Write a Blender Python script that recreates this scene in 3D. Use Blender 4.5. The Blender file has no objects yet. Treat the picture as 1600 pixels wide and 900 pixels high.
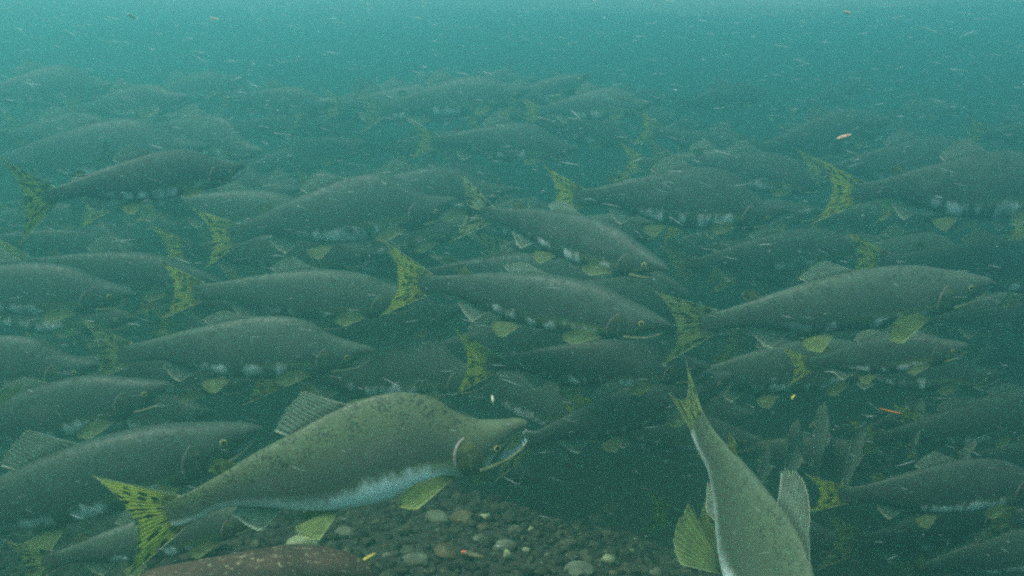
import bpy, math, random
import numpy as np
from mathutils import Vector, Matrix

random.seed(7)
C = bpy.context.scene
R = math.radians

# ------------------------------------------------------------------ camera
CAM = Vector((0.0, 0.0, 0.62))
PITCH = R(13.6)
FPX = 1386.0                        # focal length in pixels of the 1600 px wide photograph
cd = bpy.data.cameras.new('camera')
cam = bpy.data.objects.new('camera', cd)
C.collection.objects.link(cam)
cam.location = CAM
cam.rotation_euler = (math.pi / 2 - PITCH, 0, 0)
cd.sensor_width = 36
cd.lens = 36 * FPX / 1600
cd.clip_start = 0.01
cd.clip_end = 200
C.camera = cam

# ------------------------------------------------------------------ light
SUN_EL, SUN_AZ = R(62), R(-125)
w = bpy.data.worlds.new('World')
C.world = w
w.use_nodes = True
nt = w.node_tree
sky = nt.nodes.new('ShaderNodeTexSky')
sky.sky_type = 'NISHITA'
sky.sun_disc = False
sky.sun_elevation = SUN_EL
sky.sun_rotation = SUN_AZ
sky.air_density = 1.0
sky.dust_density = 1.0
nt.links.new(sky.outputs[0], nt.nodes['Background'].inputs[0])
nt.nodes['Background'].inputs[1].default_value = .11
sl = bpy.data.lights.new('sun', 'SUN')
so = bpy.data.objects.new('sun', sl)
C.collection.objects.link(so)
sl.energy = 2.1
sl.angle = R(14)
sl.color = (1.0, 0.96, 0.88)
sd = Vector((math.sin(SUN_AZ) * math.cos(SUN_EL), math.cos(SUN_AZ) * math.cos(SUN_EL), math.sin(SUN_EL)))
so.rotation_euler = sd.to_track_quat('Z', 'Y').to_euler()

C.view_settings.view_transform = 'Standard'
C.view_settings.look = 'None'
C.view_settings.exposure = 1.97
C.view_settings.gamma = 1
C.cycles.max_bounces = 8
C.cycles.diffuse_bounces = 2
C.cycles.glossy_bounces = 1
C.cycles.transmission_bounces = 2
C.cycles.volume_bounces = 1
C.cycles.transparent_max_bounces = 16
C.cycles.caustics_reflective = False
C.cycles.caustics_refractive = False
C.cycles.filter_width = 2.4
C.cycles.sample_clamp_direct = 3.0
C.cycles.sample_clamp_indirect = 0.8
C.cycles.use_adaptive_sampling = False
C.cycles.use_denoising = False     # the photograph is grainy

# ------------------------------------------------------------------ helpers
def ray(px, py):
    """direction from the camera through a pixel of the 1600x900 photograph; forward component 1"""
    x = (px - 800) / FPX
    y = (450 - py) / FPX
    c, s = math.cos(PITCH), math.sin(PITCH)
    return Vector((x, c + y * s, -s + y * c))

def at(px, py, d):
    return CAM + ray(px, py) * d

def link(o):
    C.collection.objects.link(o)
    return o

def mesh_obj(name, V, F, mat, parent=None, uvs=None, smooth=True):
    me = bpy.data.meshes.new(name)
    me.from_pydata([tuple(v) for v in V], [], [tuple(f) for f in F])
    me.update()
    if uvs:
        li = np.empty(len(me.loops), dtype=np.int32)
        me.loops.foreach_get('vertex_index', li)
        for un, arr in uvs.items():
            lay = me.uv_layers.new(name=un)
            lay.data.foreach_set('uv', np.asarray(arr, dtype=np.float32)[li].ravel())
    if smooth:
        me.polygons.foreach_set('use_smooth', [True] * len(me.polygons))
    me.materials.append(mat)
    o = bpy.data.objects.new(name, me)
    if parent:
        o.parent = parent
    return link(o)

def tag(o, label=None, cat=None, group=None, kind=None):
    if label: o['label'] = label
    if cat: o['category'] = cat
    if group: o['group'] = group
    if kind: o['kind'] = kind
    return o

def spline(xs, ys):
    """smooth monotone-ish cubic through the points, vectorised"""
    xs = np.array(xs, float); ys = np.array(ys, float)
    d = np.diff(ys) / np.diff(xs)
    m = np.empty(len(xs)); m[0] = d[0]; m[-1] = d[-1]
    h = np.diff(xs)
    m[1:-1] = (d[:-1] * h[1:] + d[1:] * h[:-1]) / (h[1:] + h[:-1])
    def f(t):
        t = np.clip(np.asarray(t, float), xs[0], xs[-1])
        i = np.clip(np.searchsorted(xs, t) - 1, 0, len(xs) - 2)
        hh = xs[i + 1] - xs[i]; u = (t - xs[i]) / hh
        return ((2*u**3 - 3*u**2 + 1) * ys[i] + (u**3 - 2*u**2 + u) * hh * m[i]
                + (-2*u**3 + 3*u**2) * ys[i + 1] + (u**3 - u**2) * hh * m[i + 1])
    return f

def sstep(a, b, x):
    t = np.clip((x - a) / (b - a), 0, 1)
    return t * t * (3 - 2 * t)

# ------------------------------------------------------------------ materials
class N:
    """small node-building helper"""
    def __init__(s, name):
        s.m = bpy.data.materials.new(name); s.m.use_nodes = True
        s.t = s.m.node_tree; s.t.nodes.clear()
        s.out = s.t.nodes.new('ShaderNodeOutputMaterial')
    def put(s, sock, v):
        if hasattr(v, 'is_output'): s.t.links.new(v, sock)
        else: sock.default_value = v
    def math(s, op, a, b=0.0, c=None, clamp=False):
        n = s.t.nodes.new('ShaderNodeMath'); n.operation = op; n.use_clamp = clamp
        s.put(n.inputs[0], a); s.put(n.inputs[1], b)
        if c is not None: s.put(n.inputs[2], c)
        return n.outputs[0]
    def uv(s, name):
        n = s.t.nodes.new('ShaderNodeUVMap'); n.uv_map = name; return n.outputs[0]
    def sep(s, v):
        n = s.t.nodes.new('ShaderNodeSeparateXYZ'); s.put(n.inputs[0], v); return n.outputs
    def comb(s, x, y, z=0.0):
        n = s.t.nodes.new('ShaderNodeCombineXYZ')
        s.put(n.inputs[0], x); s.put(n.inputs[1], y); s.put(n.inputs[2], z); return n.outputs[0]
    def scale(s, v, k):
        n = s.t.nodes.new('ShaderNodeVectorMath'); n.operation = 'MULTIPLY'
        s.put(n.inputs[0], v); s.put(n.inputs[1], k); return n.outputs[0]
    def add(s, v, k):
        n = s.t.nodes.new('ShaderNodeVectorMath'); n.operation = 'ADD'
        s.put(n.inputs[0], v); s.put(n.inputs[1], k); return n.outputs[0]
    def noise(s, v, sc, det=3.0, rough=0.55):
        n = s.t.nodes.new('ShaderNodeTexNoise'); s.put(n.inputs['Vector'], v)
        n.inputs['Scale'].default_value = sc; n.inputs['Detail'].default_value = det
        n.inputs['Roughness'].default_value = rough; return n.outputs['Fac']
    def voro(s, v, sc, rnd=1.0, feature='F1', out='Distance'):
        n = s.t.nodes.new('ShaderNodeTexVoronoi'); n.feature = feature; s.put(n.inputs['Vector'], v)
        n.inputs['Scale'].default_value = sc; n.inputs['Randomness'].default_value = rnd; return n.outputs[out]
    def ramp(s, v, a, b, lo=0.0, hi=1.0, smooth=True):
        n = s.t.nodes.new('ShaderNodeMapRange')
        if smooth: n.interpolation_type = 'SMOOTHSTEP'
        s.put(n.inputs[0], v); s.put(n.inputs[1], a); s.put(n.inputs[2], b)
        s.put(n.inputs[3], lo); s.put(n.inputs[4], hi); return n.outputs[0]
    def mix(s, f, a, b):
        n = s.t.nodes.new('ShaderNodeMix'); n.data_type = 'RGBA'
        s.put(n.inputs[0], f)
        for k, v in ((6, a), (7, b)):
            if isinstance(v, tuple) and len(v) == 3: v = v + (1,)
            s.put(n.inputs[k], v)
        return n.outputs[2]
    def rnd(s):
        return s.t.nodes.new('ShaderNodeObjectInfo').outputs['Random']
    def bump(s, h, dist, strength=1.0):
        n = s.t.nodes.new('ShaderNodeBump'); n.inputs['Strength'].default_value = strength
        n.inputs['Distance'].default_value = dist; s.put(n.inputs['Height'], h); return n.outputs[0]
    def pbr(s, col, rough=0.5, normal=None, spec=0.5, trans=None, coat=0.0):
        b = s.t.nodes.new('ShaderNodeBsdfPrincipled')
        if isinstance(col, tuple) and len(col) == 3: col = col + (1,)
        s.put(b.inputs['Base Color'], col); s.put(b.inputs['Roughness'], rough)
        b.inputs['Specular IOR Level'].default_value = spec
        b.inputs['IOR'].default_value = 1.33
        if normal is not None: s.put(b.inputs['Normal'], normal)
        sh = b.outputs[0]
        if trans is not None:
            tn = s.t.nodes.new('ShaderNodeBsdfTranslucent'); s.put(tn.inputs[0], col)
            mx = s.t.nodes.new('ShaderNodeMixShader'); s.put(mx.inputs[0], trans)
            s.put(mx.inputs[1], sh); s.put(mx.inputs[2], tn.outputs[0]); sh = mx.outputs[0]
        s.t.links.new(sh, s.out.inputs[0]); return s.m

def skin_material(name, back, flank, belly, white=1.0, spots=1.0, blotch=False):
    n = N(name)
    p = n.uv('rest'); sx = n.sep(n.uv('shade')); s, side = sx[0], sx[1]
    r = n.rnd()
    off = n.comb(n.math('MULTIPLY', r, 37.0), n.math('MULTIPLY', side, 3.7), 0.0)
    pp = n.add(p, off)
    t = n.sep(p)[0]
    big = n.noise(pp, 9.0, 3.0)
    mid = n.noise(pp, 45.0, 4.0, 0.6)
    fine = n.noise(pp, 220.0, 2.0)
    # back to flank
    f1 = n.ramp(n.math('ADD', s, n.math('MULTIPLY', n.math('SUBTRACT', big, 0.5), 0.7)), 0.0, 0.75)
    col = n.mix(f1, flank, back)
    # dull mottling
    col = n.mix(n.math('MULTIPLY', n.ramp(mid, 0.40, 0.70), 0.55), col, tuple(x * 0.55 for x in back))
    # purplish-grey wash along the flank
    wash = n.math('MULTIPLY', n.ramp(big, 0.45, 0.7), n.math('MULTIPLY', n.ramp(s, -0.5, -0.1), n.ramp(s, 0.55, 0.2)))
    col = n.mix(n.math('MULTIPLY', wash, 0.45), col, (0.125, 0.110, 0.100))
    # yellow tinge above the belly
    yel = n.math('MULTIPLY', n.ramp(s, -0.75, -0.55), n.ramp(s, -0.25, -0.5))
    yel = n.math('MULTIPLY', yel, n.ramp(t, 0.45, 0.75))
    col = n.mix(n.math('MULTIPLY', yel, 0.55), col, (0.26, 0.27, 0.07))
    # white belly, its upper edge ragged with vertical nicks
    nick = n.noise(n.scale(pp, (1.0, 0.30, 1.0)), 48.0, 4.0, 0.65)
    edge = n.math('ADD', n.math('MULTIPLY', n.math('SUBTRACT', nick, 0.5), 0.9), n.math('MULTIPLY', n.math('SUBTRACT', big, 0.5), 0.9))
    band = n.math('MULTIPLY', n.ramp(t, 0.30, 0.48), n.ramp(t, 0.80, 0.74))
    if blotch:
        wm = n.math('MULTIPLY', n.ramp(n.math('ADD', s, n.math('MULTIPLY', edge, .75)), -0.42, -0.64), n.ramp(n.math('ADD', s, n.math('MULTIPLY', edge, 0.5)), -0.95, -0.82))  # white stops short of the lowest belly: shade underneath put into the colour
        patch = n.ramp(n.noise(n.scale(pp, (1.0, 0.2, 1.0)), 15.0, 3.0), 0.44, 0.60)
        wm = n.math('MULTIPLY', n.math('MULTIPLY', wm, patch), band)
    else:
        lift = n.ramp(t, 0.50, 0.60, 0.12, -0.14)
        wm = n.math('MULTIPLY', n.ramp(n.math('ADD', n.math('ADD', s, lift), n.math('MULTIPLY', edge, 0.6)), -0.42, -0.78), band)
    wm = n.math('MULTIPLY', wm, white)
    bm = n.math('MULTIPLY', n.ramp(n.math('ADD', s, n.math('MULTIPLY', n.math('SUBTRACT', big, .5), .3)), -0.35, -0.88), 0.9)
    col = n.mix(bm, col, belly)
    col = n.mix(wm, col, (0.90, 0.90, 0.85))
    # dark spots along the back and the tail stalk
    wv = n.add(n.scale(pp, (1.0, 1.25, 1.0)), n.scale(n.comb(mid, fine), (0.012, 0.012, 0.0)))
    d = n.voro(wv, 135.0)
    thr = n.math('MULTIPLY', n.ramp(n.noise(pp, 24.0, 1.0), 0.3, 0.7), 0.30)
    low = n.ramp(t, 0.18, 0.50, -0.35, 0.30, False)
    sp = n.math('MULTIPLY', n.ramp(d, n.math('ADD', thr, 0.26), n.math('ADD', thr, 0.12)), n.ramp(s, low, n.math('ADD', low, 0.25)))
    d2 = n.voro(n.scale(pp, (1.0, 0.8, 1.0)), 150.0)
    sp2 = n.math('MULTIPLY', n.ramp(d2, 0.28, 0.16), n.ramp(s, 0.1, 0.5))
    sp = n.math('MAXIMUM', sp, n.math('MULTIPLY', sp2, 0.6))
    sp = n.math('MULTIPLY', sp, n.ramp(t, 0.90, 0.84))
    col = n.mix(n.math('MULTIPLY', sp, 0.88 * spots), col, (0.012, 0.016, 0.012))
    # scars and fungus scuffs
    sc = n.math('MULTIPLY', n.ramp(n.noise(pp, 14.0, 5.0, 0.75), 0.66, 0.74), 0.5)
    col = n.mix(sc, col, (0.45, 0.44, 0.36))
    # palate
    pal = n.math('MULTIPLY', n.ramp(t, 0.885, 0.90), n.ramp(s, -0.62, -0.78))
    col = n.mix(pal, col, (0.02, 0.025, 0.025))
    scales = n.voro(n.scale(p, (1.0, 1.6, 1.0)), 190.0)
    col = n.mix(n.math('MULTIPLY', n.ramp(scales, 0.2, 0.6), 0.16), col, tuple(x * 1.9 for x in flank))
    hgt = n.math('ADD', n.math('MULTIPLY', scales, -0.5), n.math('MULTIPLY', mid, 0.8))
    return n.pbr(col, n.ramp(mid, 0.3, 0.7, 0.36, 0.55), n.bump(hgt, 0.0012, 0.5), 0.45)

def fin_material(name, web, dark, spot, tip, rays=22.0, sx=12.5, sy=6.0, trans=0.38, rc=0.25, bar=False, mlo=.965, mhi=1.0):
    n = N(name)
    v = n.uv('rest'); o = n.sep(v); u, vv = o[0], o[1]
    r = n.rnd()
    off = n.comb(n.math('MULTIPLY', r, 53.0), n.math('MULTIPLY', r, 11.0), 0.0)
    big = n.noise(n.add(v, off), 4.0, 3.0)
    uu = n.math('ADD', u, n.math('MULTIPLY', n.math('SUBTRACT', n.noise(n.add(v, off), 7.0, 3.0), 0.5), 0.035))
    rayw = n.math('MULTIPLY', n.math('SINE', n.math('MULTIPLY', uu, rays * 2 * math.pi)), n.ramp(n.noise(n.scale(n.add(v, off), (9.0, 2.0, 1.0)), 1.0, 3.0), .3, .7, .25, 1.1))
    col = n.mix(n.ramp(n.math('ADD', vv, n.math('MULTIPLY', big, 0.2)), 0.12, 0.50), dark, web)
    col = n.mix(n.math('MULTIPLY', n.ramp(big, 0.4, 0.7), 0.5), col, dark)
    col = n.mix(n.math('MULTIPLY', n.ramp(rayw, 0.2, 1.0), rc), col, tuple(min(1, x * 1.7) for x in web))
    col = n.mix(n.math('MULTIPLY', n.ramp(rayw, -0.4, -1.0), rc), col, dark)
    # pale leading edge and margin
    mg = n.math('MAXIMUM', n.ramp(n.math('ADD', vv, n.math('MULTIPLY', n.math('SUBTRACT', big, .5), .12)), mlo, mhi), n.math('MAXIMUM', n.ramp(u, 0.965, 0.99), n.ramp(u, 0.02, 0.0)))
    if spot > 0:
        jit = n.scale(n.comb(n.noise(v, 18.0), n.noise(v, 23.0)), (0.5, 0.5, 0.0))
        k = n.ramp(n.noise(n.add(v, off), 6.0, 1.0), 0.3, 0.7, 0.28, 0.44)
        d = n.voro(n.add(n.scale(n.add(v, off), (sx, sy, 1.0)), jit), 1.0, 0.7)
        ovals = n.ramp(d, n.math('ADD', k, 0.12), k)
        d = n.voro(n.add(n.scale(n.add(v, off), (sx * 1.5, sy * 0.42, 1.0)), jit), 1.0, 0.8)
        streaks = n.ramp(d, n.math('ADD', k, 0.12), k)
        cen = n.ramp(n.math('ABSOLUTE', n.math('SUBTRACT', u, 0.45)), 0.32, 0.24)
        sp = n.math('ADD', n.math('MULTIPLY', ovals, n.math('SUBTRACT', 1.0, cen)), n.math('MULTIPLY', streaks, cen), clamp=True)
        sp = n.math('MULTIPLY', sp, n.ramp(vv, 0.02, 0.12))
        col = n.mix(n.math('MULTIPLY', sp, spot), col, (0.012, 0.02, 0.012))
    if bar:
        bb = n.math('MULTIPLY', n.ramp(u, .40, .43), n.ramp(u, .54, .51))
        col = n.mix(n.math('MULTIPLY', bb, 0.95), col, (0.01, 0.014, 0.012))
    col = n.mix(n.math('MULTIPLY', mg, 0.85), col, tip)
    return n.pbr(col, 0.45, n.bump(rayw, 0.001, 0.4), 0.4, trans)

M = {}
M['male'] = skin_material('olive_male_skin', (0.110, 0.124, 0.056), (0.066, 0.076, 0.056), (0.62, 0.62, 0.55), 1.0, 1.0)
M['grey'] = skin_material('grey_green_skin', (0.090, 0.108, 0.070), (0.060, 0.072, 0.058), (0.085, 0.09, 0.078), 1.0, 0.9, True)  # grey and dark bellies have the underside's shade painted in
M['dark'] = skin_material('dark_slate_skin', (0.065, 0.080, 0.055), (0.041, 0.051, 0.043), (0.055, 0.060, 0.053), 0.95, 0.9, True)
M['pale'] = skin_material('pale_grey_green_skin', (0.105, 0.125, 0.070), (0.078, 0.094, 0.062), (0.55, 0.56, 0.5), 1.0, 0.8)
M['tail_yellow'] = fin_material('spotted_yellow_tail', (0.50, 0.51, 0.075), (0.085, 0.085, 0.045), 0.97, (0.6, 0.6, 0.4))
M['tail_olive'] = fin_material('spotted_olive_tail', (0.30, 0.34, 0.12), (0.08, 0.09, 0.05), 0.92, (0.55, 0.56, 0.36))
M['tail_bar'] = fin_material('barred_pale_tail', (0.40, 0.44, 0.22), (0.08, 0.09, 0.05), 0.92, (0.55, 0.56, 0.36), bar=True)
M['fin_grey'] = fin_material('grey_ray_fin', (0.34, 0.37, 0.27), (0.10, 0.115, 0.08), 0.0, (0.88, 0.85, 0.60), rays=13.0, rc=.35, mlo=.88, mhi=1.0)  # wide whitish margin: pale fin edge with edge light painted in
M['fin_olive'] = fin_material('olive_paired_fin', (0.20, 0.24, 0.08), (0.075, 0.09, 0.05), 0.0, (0.45, 0.47, 0.25), rays=10.0)
M['fin_yellow'] = fin_material('yellow_paired_fin', (0.27, 0.31, 0.09), (0.09, 0.11, 0.05), 0.0, (0.66, 0.66, 0.30), rays=10.0)
M['fin_spot'] = fin_material('spotted_adipose_fin', (0.17, 0.20, 0.07), (0.10, 0.12, 0.05), 0.9, (0.36, 0.38, 0.18), sx=4.0, sy=4.0)

def gill_material(name, a, b, yel, rim):
    n = N(name)
    v = n.uv('rest'); sh = n.sep(n.uv('shade'))
    c = n.mix(n.ramp(n.noise(v, 45.0, 4.0), 0.35, 0.7), a, b)
    c = n.mix(n.math('MULTIPLY', n.ramp(n.noise(v, 22.0, 2.0), 0.52, 0.68), yel), c, (0.22, 0.21, 0.04))
    cr = n.math('MULTIPLY', n.ramp(sh[0], 0.42, 0.47), n.ramp(sh[0], 0.53, 0.49))
    cr = n.math('MULTIPLY', cr, n.math('MULTIPLY', n.ramp(sh[1], 0.15, 0.3), n.ramp(sh[1], 0.75, 0.6)))
    c = n.mix(n.math('MULTIPLY', cr, rim), c, (0.26, 0.24, 0.17))
    c = n.mix(n.math('MULTIPLY', n.ramp(sh[0], 0.11, 0.02), rim), c, (0.44, 0.33, 0.31))
    return n.pbr(c, 0.42, n.bump(n.noise(v, 90.0), 0.002, 0.5), 0.45)
M['gill_male'] = gill_material('male_gill_cover_skin', (0.075, 0.08, 0.045), (0.12, 0.125, 0.06), 0.35, .75)
M['gill_pale'] = gill_material('pale_gill_cover_skin', (0.14, 0.15, 0.11), (0.19, 0.2, 0.14), 0.2, .4)
M['gill_grey'] = gill_material('grey_gill_cover_skin', (0.055, 0.064, 0.046), (0.08, 0.09, 0.055), 0.25, .3)
M['gill_dark'] = gill_material('dark_gill_cover_skin', (0.036, 0.043, 0.034), (0.055, 0.062, 0.044), 0.15, .3)

n = N('jaw_skin')
v = n.uv('rest'); sh = n.sep(n.uv('shade'))
c = n.mix(n.ramp(n.noise(v, 50.0, 3.0), 0.3, 0.7), (0.10, 0.105, 0.05), (0.17, 0.175, 0.08))
c = n.mix(n.ramp(sh[0], 0.72, 0.9), c, (0.42, 0.43, 0.36))
M['jaw'] = n.pbr(c, 0.4, None, 0.45)

n = N('eye_surface')
o = n.sep(n.uv('rest'))
rr = n.math('SQRT', n.math('ADD', n.math('MULTIPLY', o[0], o[0]), n.math('MULTIPLY', o[1], o[1])))
c = n.mix(n.ramp(rr, 0.46, 0.52), (0.004, 0.005, 0.006), (0.55, 0.45, 0.15))
c = n.mix(n.ramp(rr, 0.70, 0.84), c, (0.05, 0.06, 0.05))
M['eye'] = n.pbr(c, 0.12, None, 0.6)
n = N('tooth'); M['tooth'] = n.pbr((0.75, 0.75, 0.68), 0.3)

# ------------------------------------------------------------------ the fish
UPH = ([.10, .14, .175, .25, .327, .4526, .55, .618, .67, .719, .765, .803, .838, .878, .92, .952, .985, 1.0],
       [.034, .038, .044, .067, .094, .130, .157, .1690, .1715, .1667, .1500, .1250, .085, .054, .041, .034, .028, .018])
UPF = ([.10, .14, .175, .25, .327, .45, .55, .62, .70, .78, .84, .89, .93, .965, .99, 1.0],
       [.032, .030, .033, .047, .063, .085, .095, .097, .094, .086, .076, .063, .048, .032, .018, .006])
LOH = ([.10, .14, .172, .21, .24, .28, .328, .4146, .49, .564, .63, .69, .74, .785, .83, .86, .89, .92, .96, .99, 1.0],
       [-.032, -.034, -.030, -.020, -.014, -.018, -.031, -.0625, -.083, -.0917, -.093, -.0887, -.084, -.080, -.080, -.080, -.068, -.040, -.012, -.001, .006])
LOF = ([.10, .14, .172, .24, .328, .42, .50, .58, .65, .72, .78, .83, .87, .90, .93, .96, .985, 1.0],
       [-.030, -.028, -.029, -.036, -.052, -.073, -.086, -.093, -.095, -.091, -.084, -.074, -.062, -.050, -.038, -.026, -.015, -.004])
WID = ([.10, .13, .17, .25, .35, .45, .55, .65, .74, .80, .86, .91, .95, .98, 1.0],
       [.0015, .0035, .0085, .0165, .029, .040, .047, .050, .050, .048, .043, .034, .025, .016, .008])
fUH, fUF, fLH, fLF, fW = spline(*UPH), spline(*UPF), spline(*LOH), spline(*LOF), spline(*WID)

class Fish:
    """rest shape plus a sideways bend of the spine (b1 overall, b2 at the tail)"""
    def __init__(s, k, b1=0.0, b2=0.0, depth=1.0, bvert=0.0):
        s.k = k; s.depth = depth
        T = np.linspace(-0.1, 1.1, 241)
        ang = b1 * (T - 0.6) + b2 * np.minimum(0, T - 0.42) * 2.2
        dt = T[1] - T[0]
        s.T = T; s.ang = ang
        s.X = np.concatenate([[0], np.cumsum(np.cos(ang[:-1]) * dt)])
        s.Y = np.concatenate([[0], np.cumsum(np.sin(ang[:-1]) * dt)])
        s.bv = bvert
    def up(s, t): return (s.k * fUH(t) + (1 - s.k) * fUF(t) * .93) * s.depth
    def lo(s, t): return (s.k * fLH(t) + (1 - s.k) * (fLF(t) * .93 + .013 * sstep(.865, .93, t))) * s.depth
    def wid(s, t): return fW(t)
    def bend(s, P):
        P = np.asarray(P, float)
        x = np.clip(P[:, 0], -0.1, 1.1)
        a = np.interp(x, s.T, s.ang); X = np.interp(x, s.T, s.X); Y = np.interp(x, s.T, s.Y)
        z = P[:, 2] + s.bv * np.minimum(0, P[:, 0] - 0.5) ** 2
        return np.stack([X - P[:, 1] * np.sin(a), Y + P[:, 1] * np.cos(a), z], 1)
    def surf(s, t, q):
        """point of the skin; q = angle, 0 = left flank, pi/2 = back"""
        up, lo = s.up(t), s.lo(t)
        c, sn = np.cos(q), np.sin(q)
        hump = s.k * sstep(.35, .6, t) * (1 - sstep(.80, .88, t))
        pw = np.where(sn > 0, 0.85 + 0.75 * hump, 0.80)
        y = s.wid(t) * np.sign(c) * np.abs(c) ** pw
        sn2 = sn - 0.12 * (1 - sn * sn)
        z = (up + lo) / 2 + (up - lo) / 2 * sn2
        return y, z, sn2

def grid_faces(nu, nv, flip=False, base=0, wrap=False):
    F = []
    for i in range(nu - 1):
        for j in range(nv if wrap else nv - 1):
            a = base + i * nv + j; b = base + i * nv + (j + 1) % nv
            c = base + (i + 1) * nv + (j + 1) % nv; d = base + (i + 1) * nv + j
            F.append((a, d, c, b) if flip else (a, b, c, d))
    return F

def body_part(f, mat, par, nt_=64, nq=28, name='body'):
    t = 0.115 + (0.999 - 0.115) * (1 - (1 - np.linspace(0, 1, nt_)) ** 1.15)
    q = np.linspace(0, 2 * np.pi, nq, endpoint=False)
    TT, QQ = np.meshgrid(t, q, indexing='ij')
    y, z, sn = f.surf(TT, QQ)
    P = np.stack([TT, y, z], -1).reshape(-1, 3)
    sh = np.stack([sn, np.sign(np.cos(QQ)) * 0.5 + 0.5], -1).reshape(-1, 2)
    rest = P[:, [0, 2]].copy()
    Fc = grid_faces(nt_, nq, base=0, wrap=True, flip=False)
    V = list(P); n0 = len(V)
    ends = [(0, np.array([0.105, 0, (f.up(.115) + f.lo(.115)) / 2])), (nt_ - 1, np.array([1.004, 0, (f.up(1.) + f.lo(1.)) / 2]))]
    rest = list(rest); sh = list(sh)
    for k, (i, p) in enumerate(ends):
        V.append(p); rest.append(p[[0, 2]]); sh.append([0, 0])
        for j in range(nq):
            a, b = i * nq + j, i * nq + (j + 1) % nq
            Fc.append((a, b, n0 + k)[::-1] if k == 0 else (a, b, n0 + k))
    return mesh_obj(name, f.bend(V), Fc, mat, par, {'rest': rest, 'shade': sh})

def fin_part(f, name, mat, par, base, tip, nu=34, nv=10, thick=0.0010, rays=11, wave=0.0012, jag=0.012, curl=None, seed=0, bow=0.0, edge=0.0, rnd=0.0):
    """base(u), tip(u) give rest-space points; a closed two-sided sheet with ray ridges and a nicked margin"""
    rs = random.Random(seed)
    u = np.linspace(0, 1, nu); v = np.linspace(0, 1, nv)
    B = np.array([base(a) for a in u]); E = np.array([tip(a) for a in u])
    nick = np.array([rs.uniform(-1, 1) for _ in u]) * jag
    nick = nick + 0.6 * jag * np.cos(u * rays * 2 * np.pi)
    V = []; UV = []
    D = E - B
    for i in range(nu):
        d = D[i] * (1 + rnd * (math.sin(math.pi * u[i]) - .45))
        for j in range(nv):
            vv = v[j] * (1 + nick[i] * v[j] ** 3)
            p = B[i] + d * vv
            p = p + np.array([bow * math.sin(math.pi * v[j]), 0, 0])
            if curl is not None: p = p + np.array(curl) * v[j] ** 2 * (0.4 + 0.6 * math.sin(u[i] * 3.0 + 0.4))
            V.append(p); UV.append((u[i], v[j]))
    V = np.array(V).reshape(nu, nv, 3)
    gu = np.gradient(V, axis=0); gv = np.gradient(V, axis=1)
    nn = np.cross(gu, gv); nn /= (np.linalg.norm(nn, axis=-1, keepdims=True) + 1e-12)
    ww = (wave * np.cos(u * rays * 2 * np.pi))[:, None, None] * np.minimum(1, v * 3)[None, :, None]
    th = thick * (1.5 - v)[None, :, None] * np.ones((nu, 1, 1))
    th[0] *= .3; th[-1] *= .3
    ww = ww + edge
    top = (V + nn * (ww + th)).reshape(-1, 3); bot = (V + nn * (ww - th)).reshape(-1, 3)
    P = np.concatenate([top, bot]); UV = UV + UV
    nn_ = nu * nv
    F = grid_faces(nu, nv) + grid_faces(nu, nv, True, nn_)
    rim = [i * nv for i in range(nu)] + [(nu - 1) * nv + j for j in range(1, nv)] + [i * nv + nv - 1 for i in range(nu - 2, -1, -1)] + [j for j in range(nv - 2, 0, -1)]
    for a, b in zip(rim, rim[1:] + rim[:1]): F.append((a, b, b + nn_, a + nn_)[::-1])
    return mesh_obj(name, f.bend(P), F, mat, par, {'rest': UV})

def lerp(a, b, t): return a + (b - a) * t

def tail_part(f, mat, par, spread=1.0, sway=0.0, nu=60, nv=16, seed=0, ang=0.0):
    zc = float((f.up(.15) + f.lo(.15)) / 2)
    def base(u):
        k = 2 * u - 1
        return np.array([.162 - .034 * (1 - k * k) , 0, zc + k * .036])
    def tip(u):
        k = 2 * u - 1; a = abs(k)
        x = .035 - .062 * a ** 1.8
        z = zc + math.copysign(.123 * a ** 0.93, k) * spread
        return np.array([x, 0, z])
    return fin_part(f, 'tail_fin', mat, par, base, tip, nu, nv, .0010, 19, .0004, .02, (0, sway, 0), seed, bow=0.0)

def dorsal_part(f, mat, par, h=1.0, lean=0.0, seed=0, fan=0.0, dsh=0.0, nu=44, nv=11):
    t0 = .445 - .035 * fan + dsh
    def base(u):
        t = lerp(t0, .605 + dsh, u); return np.array([t, 0, float(f.up(t)) - .005])
    def tip(u):
        x = lerp(.415 - .05 * fan, .515 + .04 * fan, u ** 0.85) + dsh
        z = lerp(float(f.up(.445 + dsh)) + .016 + .05 * fan, float(f.up(.53 + dsh)) + .060 * h, u ** 0.75) + (.008 + .045 * fan) * math.sin(math.pi * u ** .8)
        if u > .85: z -= (u - .85) ** 2 * 1.0; x += (u - .85) ** 1.5 * .25
        return np.array([x, lean * .05 * u, z])
    return fin_part(f, 'dorsal_fin', mat, par, base, tip, nu, nv, .0010, 13, .00012, .03, (0, lean * .02, 0), seed)

def adipose_part(f, mat, par, seed=0):
    def base(u):
        t = lerp(.262, .312, u); return np.array([t, 0, float(f.up(t)) - .004])
    def tip(u):
        return np.array([lerp(.236, .292, u), 0, float(f.up(.27)) + .010 + .024 * math.sin(math.pi * min(1, u * .62 + .12)) * (1 if u < .8 else 1 - (u - .8) * 1.5)])
    return fin_part(f, 'adipose_fin', mat, par, base, tip, 14, 8, .0022, 4, .0, .0, None, seed)

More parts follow.
